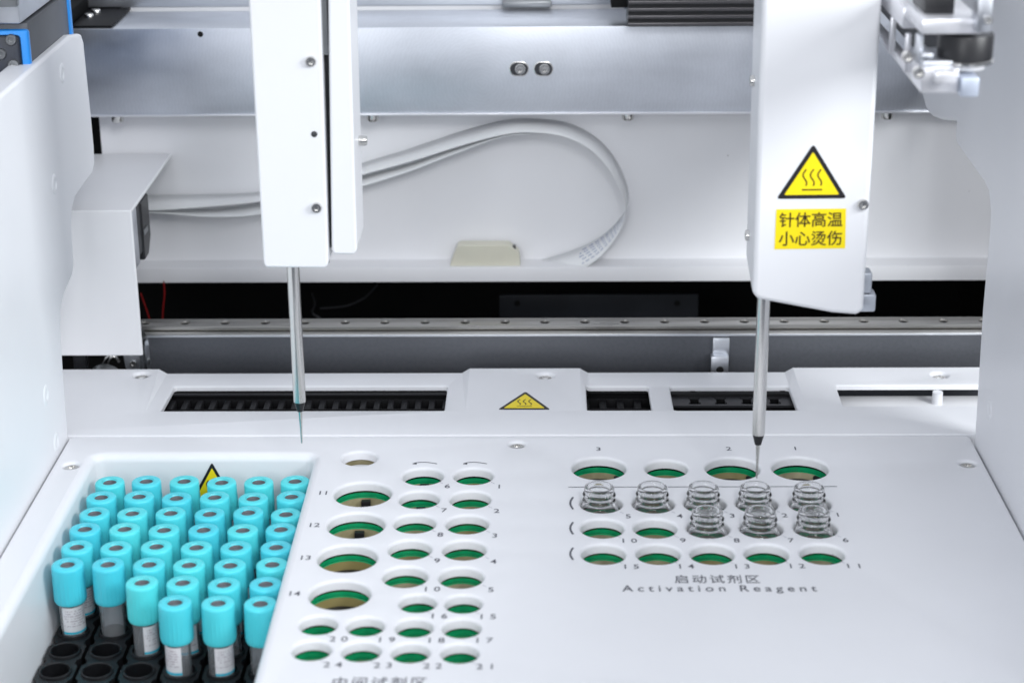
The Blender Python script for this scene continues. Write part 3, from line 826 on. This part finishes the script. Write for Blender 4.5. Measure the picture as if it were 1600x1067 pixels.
o = m.build('shell', M['clear'], t, smooth=180); md = o.modifiers.new('solid', 'SOLIDIFY'); md.thickness = .0008

# ================================================================== probe arms
def needle(parent, x, y, z_top, z_cone, z_tip0, z_tip, r, tint):
    m = MB(); m.lathe([(0, z_top), (r, z_top), (r, z_cone + .0012), (r * .97, z_cone), (0, z_cone)], 32, T(x, y, 0))
    nd = m.build('needle_sleeve', tint, parent)
    m = MB(); m.lathe([(r * .93, z_cone), (r * .90, z_cone - .0006), (r * .50, z_tip0), (0, z_tip0)], 28, T(x, y, 0)); m.build('needle_collar', M['black'], nd)
    m = MB(); m.lathe([(r * .40, z_tip0 + .001), (r * .36, z_tip0), (r * .20, z_tip0 + (z_tip - z_tip0) * .55), (r * .14, z_tip + .0008), (0, z_tip)], 20, T(x, y, 0)); m.build('needle_tip', M['steel'], nd)
M['sleeve'] = mat('satin_sleeve', (.72, .71, .69), .24, 1)

# right arm
yv = onz(1182.5, 786).y
yfr = yv - .016
t = thing('probe_arm', 'white right probe arm with yellow hot-needle stickers, its needle over the glass vials', 'probe arm', (ony(1186, 690, yv).x, yv, ony(1185, 745, yv).z))
top = 0.36
pl = [ony(px, py, yfr) for px, py in ((1176, 455), (1178, 464), (1186, 469), (1300, 490), (1338, 493), (1347, 490), (1350, 482))]
uL = ony(1191, 0, yfr); uR = ony(1379, 0, yfr)
def ext(p_low, p_up, z): k = (z - p_low.z) / (p_up.z - p_low.z); return p_low.lerp(p_up, k)
pts = pl + [ext(pl[-1], uR, top), ext(pl[0], uL, top)]
m = MB(); m.prism(pts, (0, .037, 0), .0034, 4)
for v in m.bm.verts:
    if v.co.y > yfr + .02 and v.co.z < .16 and v.co.x < pl[2].x + .012: v.co.z += .008
m.build('housing', M['cover'], t, wn=True)
for px, py, side in ((1348, 319, 0), ):
    add_screw('screw', t, ony(px, py, yfr - .0001), (0, -1, 0), .0027, .0022)
for px, py in ((1176, 126), (1167, 367)):
    z_ = ony(px, py, yfr + .025).z; xs = pl[0].x + (uL.x - pl[0].x) * (z_ - pl[0].z) / (uL.z - pl[0].z)
    add_screw('screw', t, (xs + .0002, yfr + .024, z_), (-1, 0, 0), .0027, .0022)
N = Vector((0, -1, 0))
warning_sticker(t, ony(1271, 225, yfr), ony(1213, 311, yfr), ony(1323, 310, yfr), N)
qd = [ony(px, py, yfr) for px, py in ((1213, 327), (1322, 326), (1320.5, 388), (1210, 389.5))]
m = MB(); m.prism([p + N * .00005 for p in qd], N * .0002); lb = m.build('text_sticker', M['yellow'], t, smooth=0)
cc = sum(qd, Vector()) / 4; u = ((qd[1] - qd[0]) + (qd[2] - qd[3])) / 2; v = ((qd[0] - qd[3]) + (qd[1] - qd[2])) / 2
m = MB()
put_text_frame(m, '针体高温', cc + v * .235 + N * .00036, u, v, 1, width_frac=.90, height_frac=.37, bold=.012)
put_text_frame(m, '小心烫伤', cc - v * .235 + N * .00036, u, v, 1, width_frac=.90, height_frac=.37, bold=.012)
m.build('printed_text', M['ink_brown'], lb, smooth=0)
yc_ = yfr + .028
m = MB()
for (x0, y0_, x1, y1_) in ((1340, 423, 1360, 455), (1340, 456, 1366, 484)):
    a, b = ony(x0, y0_, yc_), ony(x1, y1_, yc_); m.box((a.x, yc_ - .004, b.z), (b.x, yc_ + .006, a.z), .0012)
m.build('side_connector', mat('pale_metal', (.52, .55, .60), .35, .7), t)
nx = ony(1186.5, 640, yv).x
needle(t, nx, yv, ony(1189, 440, yv).z, ony(1186, 678, yv).z, ony(1185, 694, yv).z, ony(1185, 748, yv).z, .00335, M['sleeve'])

# left arm
yn = .952; yfl = yn - .014
t = thing('probe_arm', 'white left probe arm with two narrow housings, its needle above the tube tray edge', 'probe arm', (ony(470, 640, yn).x, yn, ony(472, 692, yn).z))
pl = [ony(px, py, yfl) for px, py in ((411.5, 412), (415, 418.5), (508, 419.5), (513, 414))]
uL = ony(388, 0, yfl); uR = ony(500, 0, yfl)
pts = pl + [ext(pl[-1], uR, top), ext(pl[0], uL, top)]
m = MB(); m.prism(pts, (0, .036, 0), .0024, 4); m.build('housing', M['cover'], t, wn=True)
y2 = yfl + .004
pl2 = [ony(px, py, y2) for px, py in ((518, 390), (521, 398), (553, 398.5), (558, 392))]
uL2 = ony(512.5, 0, y2); uR2 = ony(546, 0, y2)
m = MB(); m.prism(pl2 + [ext(pl2[-1], uR2, top), ext(pl2[0], uL2, top)], (0, .040, 0), .0026, 4); m.build('rear_housing', M['cover'], t, wn=True)
a = ony(495, 385, yfl + .014); b = ony(530, 385, yfl + .014)
m = MB(); m.box((a.x, yfl + .012, a.z), (b.x, yfl + .016, top - .002)); m.build('inner_plate', M['black'], t, smooth=0)
a = ony(500, 86, yfl + .006); b = ony(514, 86, yfl + .006)
m = MB(); m.box((a.x, yfl + .005, a.z), (b.x, yfl + .010, top - .002), .0005); m.build('inner_bracket', M['grey'], t)
a = ony(505, 370, yfl + .008); b = ony(515, 412, yfl + .008)
m = MB()
for k in range(3): m.box((a.x, yfl + .006, b.z + k * .0065 + .0005), (b.x, yfl + .011, b.z + k * .0065 + .0050), .0005)
m.build('inner_clip', M['steel'], t)
for px, py, r in ((486, 96, .0027), (495, 324, .0027)):
    add_screw('screw', t, ony(px, py, yfl - .0001), (0, -1, 0), r, .0020)
p = ony(491, 210, yfl - .0002); m = MB(); m.lathe([(0, .0002), (.0012, .0002), (.0016, 0)], 18, Matrix.Translation(p) @ Matrix.Rotation(math.pi / 2, 4, 'X')); m.build('screw_hole', M['dgrey'], t)
z_ = ony(569, 220, y2 + .026).z
xs = pl2[-1].x + (uR2.x - pl2[-1].x) * (z_ - pl2[-1].z) / (uR2.z - pl2[-1].z)
add_screw('screw', t, (xs - .0002, y2 + .026, z_), (1, 0, 0), .0026, .0045)
nx = ony(465, 560, yn).x
needle(t, nx, yn, ony(460, 380, yn).z, ony(468, 627, yn).z, ony(469, 642, yn).z, ony(472, 693, yn).z, .0033, M['sleeve'])

# ================================================================== top of the frame: rails and drives
yq = 1.300
a, b = ony(50, -40, yq), ony(1000, 7.5, yq)
t = thing('upper_rail', 'bright silver horizontal rail crossing the very top behind the arms', 'rail', (a.x, yq, b.z))
m = MB(); m.box((a.x, yq, b.z), (b.x, yq + .03, a.z), .0008); m.build('bar', M['alu'], t)
m = MB(); p0, p1 = ony(785, 2, yq - .004), ony(862, 12, yq - .004); m.box((p0.x, yq - .006, p1.z), (p1.x, yq - .0005, p0.z), .001); m.build('clamp_piece', M['grey'], t)
ys = YA + .064
t = thing('rear_plate', 'pale grey flat plate lying behind the cross beam top', 'plate', (0, ys, zb1))
p = ony(800, 24, ys)
m = MB(); m.box((ony(190, 30, ys).x, ys, zb1 - .02), (ony(975, 30, ys).x, ys + .012, zb1 - .004 + .0065), .0006); m.build('plate', M['panel'], t)
# black ribbed extrusion
ye = YA - .012
a, b = ony(982, 0, ye), ony(1182, 42, ye)
t = thing('ribbed_extrusion', 'black ribbed extrusion mounted over the cross beam, left of the right arm', 'extrusion', (a.x, ye, b.z))
hh = .0047
m = MB(); m.box((a.x, ye + .002, b.z), (.19, ye + .030, .30)); m.build('core', M['black'], t, smooth=0)
m = MB()
for k in range(16): m.box((a.x, ye - .0005, b.z + .0008 + k * hh), (.19, ye + .003, b.z + .0008 + k * hh + .0021), .0003)
m.build('ribs', mat('satin_black', (.11, .105, .11), .30, .6), t)
a, b = ony(955, -20, ye + .02), ony(983, 12, ye + .02)
t = thing('black_block', 'small matt black block left of the black ribbed extrusion', 'block', (a.x, ye + .02, b.z))
m = MB(); m.box((a.x, ye + .0185, b.z), (b.x - .0004, ye + .04, a.z), .0005); m.build('block', M['void'], t)

# upper left drive: silver block over a grey carriage with blue end frames
ya1, ya2 = 1.02, 1.115
t = thing('linear_actuator', 'grey linear actuator with bright blue end frames behind the left side panel', 'actuator', (-.32, ya1, .21))
fr = [ony(px, py, ya1) for px, py in ((40, 48), (38, 150))]
x1 = fr[0].x; z1 = fr[0].z
m = MB(); m.box((x1 - .10, ya1 + .0055, .15), (x1, ya2, z1 + .003), .001); m.build('body', mat('actuator_grey', (.11, .115, .125), .45, .4, var=.06, vscale=60), t)
m = MB(); m.box((x1 - .10, ya1 + .0006, .15), (x1 + .0008, ya1 + .0055, z1), .0015); m.build('front_frame', M['blue'], t)
a = ony(31, 55, ya1)
m = MB(); m.box((x1 - .10, ya1 - .0008, .15), (a.x, ya1 + .0005, a.z), .002); ef = m.build('end_plate', M['navy'], t)
for px, py in ((18, 62), (22, 101), (2, 84)):
    p = ony(px, py, ya1 - .0008); add_screw('bolt', ef, p, (0, -1, 0), .0030, .0022, 'grey')
m = MB(); m.box((x1 - .10, ya2, .15), (x1 + .0010, ya2 + .006, z1 + .003), .001); m.build('rear_frame', M['blue'], t)
t = thing('carriage_block', 'silver metal carriage block sitting on top of the grey actuator', 'carriage', (x1 - .02, ya1, z1))
m = MB(); a = ony(32, 38, ya1 - .004); m.box((x1 - .10, ya1 - .004, a.z), (a.x, ya2 + .02, a.z + .05), .0012); m.build('block', M['alu'], t)
a = ony(27, 12, ya1 - .01); m = MB(); m.box((x1 - .10, ya1 - .010, a.z), (a.x, ya1 - .0045, a.z + .03), .001); m.build('dark_pad', M['grey'], t)
t = thing('side_rail', 'black side rail running back beside the blue actuator frame', 'rail', (x1, 1.13, .19))
xr_ = ony(107, 45, YA).x
m = MB(); m.box((xr_ - .040, 1.125, zb1 - .012), (xr_ - .0004, 1.50, zb1 + .010), .0012); m.build('rail', M['rblack'], t)
m = MB(); m.box((xr_ - .030, 1.126, zb1 + .0103), (xr_ - .018, 1.49, zb1 + .016), .001); m.build('ridge', M['dgrey'], t)
t = thing('corner_plate', 'dark flat corner plate with two bolts on the left end of the cross beam', 'plate', (xr_ + .02, YA + .03, zb1))
x_e = onz(190, 30, zb1).x
m = MB(); m.box((xr_ + .0010, YA + .0015, zb1 + .0003), (x_e, YA + .075, zb1 + .0018), .0004); m.build('plate', M['rdiv'], t)
for px, py in ((139, 27), (150, 20)):
    p = onz(px, py, zb1 + .0018); add_screw('bolt', t, p, (0, 0, 1), .0030, .0022)

# upper right gantry
yg = .83
def gb(m, x0, y0_, x1, y1_, y, d, bev=.0008):
    a, b = ony(x0, y0_, y), ony(x1, y1_, y); m.box((a.x, y, b.z), (b.x, y + d, a.z), bev)
t = thing('gantry_arm', 'silver gantry arm with a black knurled knob, beside the right side panel', 'gantry arm', (.19, yg, .26))
m = MB(); gb(m, 1441, 31, 1534, 54, yg, .05); m.build('top_plate', M['pale'], t)
m = MB(); gb(m, 1447, -5, 1490, 35, yg + .012, .03); m.build('black_block', M['black'], t)
c = ony(1508, 74, yg + .012)
m = MB(); m.lathe([(0, .0065), (.0118, .0065), (.0122, .0058), (.0122, -.0045), (0, -.0045)], 40, Matrix.Translation(c)); kn = m.build('knob', M['black'], t)
m = MB(); n = 60; 
pr = [(.0120, -.0046), (.0126, -.0050), (.0126, -.0062), (.0116, -.0066), (0, -.0066)]
m.lathe(pr, n, Matrix.Translation(c)); m.build('knurled_ring', M['steel'], kn)
m = MB(); m.lathe([(0, -.0067), (.0088, -.0067), (.0090, -.0088), (0, -.0088)], 40, Matrix.Translation(c)); m.build('white_disc', M['cover'], kn)
m = MB(); gb(m, 1441, 108, 1497, 146, yg, .04); gb(m, 1462, 113, 1494, 131, yg - .008, .007); m.build('lower_block', M['pale'], t)
m = MB(); gb(m, 1503, 122, 1529, 152, yg - .004, .02); m.build('end_block', mat('pale_blue_metal', (.55, .60, .70), .4, .5), t)
m = MB(); gb(m, 1530, -10, 1548, 52, yg - .006, .012); m.build('post', M['alu'], t)
p = ony(1544, 32, yg - .0065); add_screw('screw', t, p, (0, -1, 0), .0018, .0012)
m = MB(); gb(m, 1434, 55, 1441.5, 100, yg + .01, .006); gb(m, 1441, 84, 1458, 92, yg + .002, .02); gb(m, 1443, 96, 1500, 107, yg + .002, .03); m.build('middle_bracket', M['alu'], t)
a = ony(1441, 31, yg)
m = MB(); m.box((a.x - .001, yg + .04, a.z - .012), (a.x + .012, 1.22, a.z - .002), .001)
for yy in (.86, .90, .95): m.box((a.x - .0006, yy, a.z - .030), (a.x + .002, yy + .004, a.z - .0125), .0005)
m.build('upper_bar', M['pale'], t)
b = ony(1441, 146, yg)
m = MB(); m.box((b.x - .0005, yg + .004, b.z), (b.x + .005, 1.15, b.z + .004), .001); m.build('lower_bar', M['pale'], t)
m = MB(); m.box((b.x + .008, yg + .045, b.z + .006), (b.x + .030, 1.15, a.z - .013)); m.build('dark_core', M['dgrey'], t, smooth=0)
for px, py, yy in ((1417, 88, yg + .02), (1434, 112, yg)):
    p = ony(px, py, yy); add_screw('bolt', t, p, (0, -1, 0), .0026, .004)

# ================================================================== tube racks, tubes
X0, DX, Y0, DY = -.2400, .02058, .9634, .01999
ZCAP, CAPH = -.006, .0205
ZR = -.0446
NROW = 12
ORD = ['first', 'second', 'third', 'fourth', 'fifth', 'sixth', 'seventh', 'eighth']
def make_rack():
    root = thing('tube_rack', 'x', 'tube rack', (0, 0, 0), 'black tube racks in the tray')
    mb = MB(); hl = []; ro, ri = .0087, .0069
    ya, yb = -.0112 - (NROW - 1) * DY, .0112
    for k in range(NROW):
        cy = -k * DY
        hl.append(circle(0, cy, ri + .0012, 32))
        mb.lathe([(ri + .0012, 0), (ri + .0010, .0010), (ri + .0004, .0013), (ri, .0009), (ri, -.028), (0, -.028)], 32, T(0, cy, 0))
    out = []
    N_ = NROW
    W, V_ = .0093, .0076                                  # scalloped outline: wide beside each hole, waisted between
    right, left = [], []
    for k in range(N_):
        cy = -k * DY
        for dy, wv in ((.0085, V_), (.0060, W), (-.0060, W), (-.0085, V_)): right.append((wv, cy + dy)); left.append((-wv, cy + dy))
    out = right + left[::-1]
    sheet(mb, out[::-1], hl, lambda x, y: 0)
    o2 = out[::-1]
    for (x0, y0), (x1, y1) in zip(o2, o2[1:] + o2[:1]): mb.face([(x0, y0, 0), (x1, y1, 0), (x1, y1, -.040), (x0, y0, -.040)])
    o = mb.build('body', M['rack'], root, smooth=30)
    return root
rack = make_rack()
for c in range(6):
    o = rack if c == 0 else copy_tree(rack)
    o.location = (X0 + c * DX, Y0, ZR)
    o['label'] = ['leftmost black tube rack in the tray, its three front holes empty', 'black tube rack second from the left in the tray, front holes empty',
                  'black tube rack third from the left in the tray, one front hole open', 'black tube rack fourth from the left, full to the front row',
                  'black tube rack fifth from the left, full to the front row', 'rightmost black tube rack in the tray, along its right wall'][c]
def make_tube():
    root = thing('capped_tube', 'x', 'tube', (0, 0, 0), 'turquoise capped tubes in the tray')
    R = .0081
    m = MB()
    n = 96
    prof = [(.0036, -.0008), (.0040, -.0001), (.0062, 0), (.0075, -.0002), (.0079, -.0006), (.00803, -.0013), (R, -.0026), (R, -.0070)]
    m.lathe(prof, n)
    # ribbed skirt
    rows = []
    for z, amp in ((-.0070, 0), (-.0085, .00010), (-.0180, .00014), (-.0195, .00006), (-.0205, 0)):
        rr = R - (0 if z > -.020 else .0004)
        rows.append([m.bm.verts.new(((rr + amp * (1 if (i // 2) % 2 else -1)) * math.cos(2 * math.pi * i / n), (rr + amp * (1 if (i // 2) % 2 else -1)) * math.sin(2 * math.pi * i / n), z)) for i in range(n)])
    for A, B in zip(rows, rows[1:]):
        for i in range(n): m.bm.faces.new((A[i], A[(i + 1) % n], B[(i + 1) % n], B[i]))
    m.lathe([(R - .0004, -.0205), (.0060, -.0205)], n)
    m.build('cap', M['cap'], root, smooth=50)
    m = MB(); m.lathe([(.0041, .0), (.0037, -.0016), (.0036, -.0024), (.0018, -.0021), (0, -.0020)], 32)
    m.build('stopper', M['stopper'], root)
    m = MB(); r = .0062
    m.lathe([(r, -.0206), (r, -.066), (r * .7, -.071), (0, -.073), (0, -.072), (r * .62, -.070), (r - .0009, -.0655), (r - .0009, -.0206)], 40, close=True)
    m.build('glass_body', M['tube'], root, smooth=40)
    return root
def label_part(root, a0, span, h0, h1):
    r = .0063; n = 10; m = MB(); t_ = MB(); k_ = MB()
    def P(a, z, rr): return (rr * math.cos(a), rr * math.sin(a), z)
    for i in range(n):
        a, b = a0 + span * i / n, a0 + span * (i + 1) / n
        m.face([P(a, h0, r), P(b, h0, r), P(b, h1, r), P(a, h1, r)])
        t_.face([P(a, h0 + .0002, r + .00008), P(b, h0 + .0002, r + .00008), P(b, h0 + .0015, r + .00008), P(a, h0 + .0015, r + .00008)])
    for row in range(7):
        z = h1 - .0016 - row * .0014
        if z - .0006 < h0 + .002: break
        for i in range(2, n * 3 - 3):
            if random.random() < .35: continue
            a, b = a0 + span * i / n / 3, a0 + span * (i + .8) / n / 3
            k_.face([P(a, z, r + .00008), P(b, z, r + .00008), P(b, z - .0006, r + .00008), P(a, z - .0006, r + .00008)])
    lo = m.build('paper_label', M['label'], root, loc=(0, 0, 0), smooth=60); lo.parent = root
    x = t_.build('teal_stripe', M['teal'], lo, loc=(0, 0, 0)); x = k_.build('printed_text', M['labelink'], lo, loc=(0, 0, 0), smooth=0)
proto = make_tube()
label_part(proto, math.radians(-82), math.radians(130), -.0372, -.0220)
rows_in = [6, 6, 7, 8, 8, 8]
first = True
for c in range(6):
    for r_ in range(rows_in[c]):
        o = proto if first else copy_tree(proto)
        first = False
        o.location = (X0 + c * DX + random.uniform(-.0004, .0004), Y0 - r_ * DY + random.uniform(-.0004, .0004), ZCAP + random.uniform(-.0006, .0006))
        ang = {(0, 5): -.74, (1, 5): 1.9, (2, 6): -.13, (3, 7): -2.0, (4, 7): -.45, (5, 7): 2.3}.get((c, r_), random.uniform(0, 6.28))
        o.rotation_euler = (random.uniform(-.012, .012), random.uniform(-.012, .012), ang)
        cn = ['leftmost', 'second', 'third', 'fourth', 'fifth', 'rightmost'][c]
        colph = f'{cn} column' if c in (0, 5) else f'{cn} column from the left'
        if r_ == rows_in[c] - 1: o['label'] = f'turquoise-capped tube with clear body showing, front tube of the {colph}'
        elif r_ == 0: o['label'] = f'turquoise-capped tube at the rear end of the {colph} in the tray'
        else: o['label'] = f'turquoise-capped tube in the {colph}, {ORD[r_]} row from the back'

# ================================================================== glass vials
def make_vial():
    root = thing('glass_vial', 'x', 'vial', (0, 0, 0), 'glass vials in the activation reagent holes')
    prof = [(5.9, -.9), (6.0, -.3), (6.4, 0), (7.4, -.1), (8.0, -.7), (8.05, -1.8), (7.65, -2.5), (7.6, -3.1), (7.9, -3.5), (8.6, -4.0), (8.8, -4.5), (8.6, -5.0), (7.9, -5.5), (7.65, -5.9), (7.65, -6.4), (7.9, -6.8),
            (8.7, -7.3), (8.9, -7.8), (8.7, -8.4), (8.1, -8.9), (8.1, -9.4), (8.7, -10.3), (9.8, -11.4), (10.5, -12.8), (10.8, -14.8), (10.8, -32.4), (10.2, -33.4), (8.5, -33.8), (0, -33.2),
            (0, -32.2), (8.5, -32.6), (9.8, -31.8), (10.0, -15.2), (9.6, -13.7), (8.7, -12.4), (7.5, -11.2), (6.7, -10.2), (6.2, -9.2), (6.0, -8.0), (5.9, -3.0)]
    m = MB(); m.lathe([(a / 1000, b / 1000) for a, b in prof], 64, close=True)
    m.build('body', M['glass'], root, smooth=180)
    return root
vial = make_vial(); first = True
spots = [(939.5, 786, '5, leftmost of the back row'), (1021, 786, '4 in the back row'), (1101.5, 786, '3 in the back row'), (1182.5, 786, '2, right below the needle tip'), (1265, 786, '1, rightmost of the back row'),
         (1106.5, 824.3, '8, leftmost of the front row'), (1189.5, 824.3, '7 in the front row'), (1274, 824.3, '6, rightmost of the front row')]
for px, py, s in spots:
    o = vial if first else copy_tree(vial); first = False
    p = onz(px, py)
    o.location = (p.x - .0008 + random.uniform(-.0003, .0003), p.y + random.uniform(-.0003, .0003), .0098)
    o.rotation_euler = (random.uniform(-.01, .01), -.02 + random.uniform(-.015, .015), random.uniform(0, 6))
    o['label'] = 'clear glass vial with ribbed neck in the hole numbered ' + s
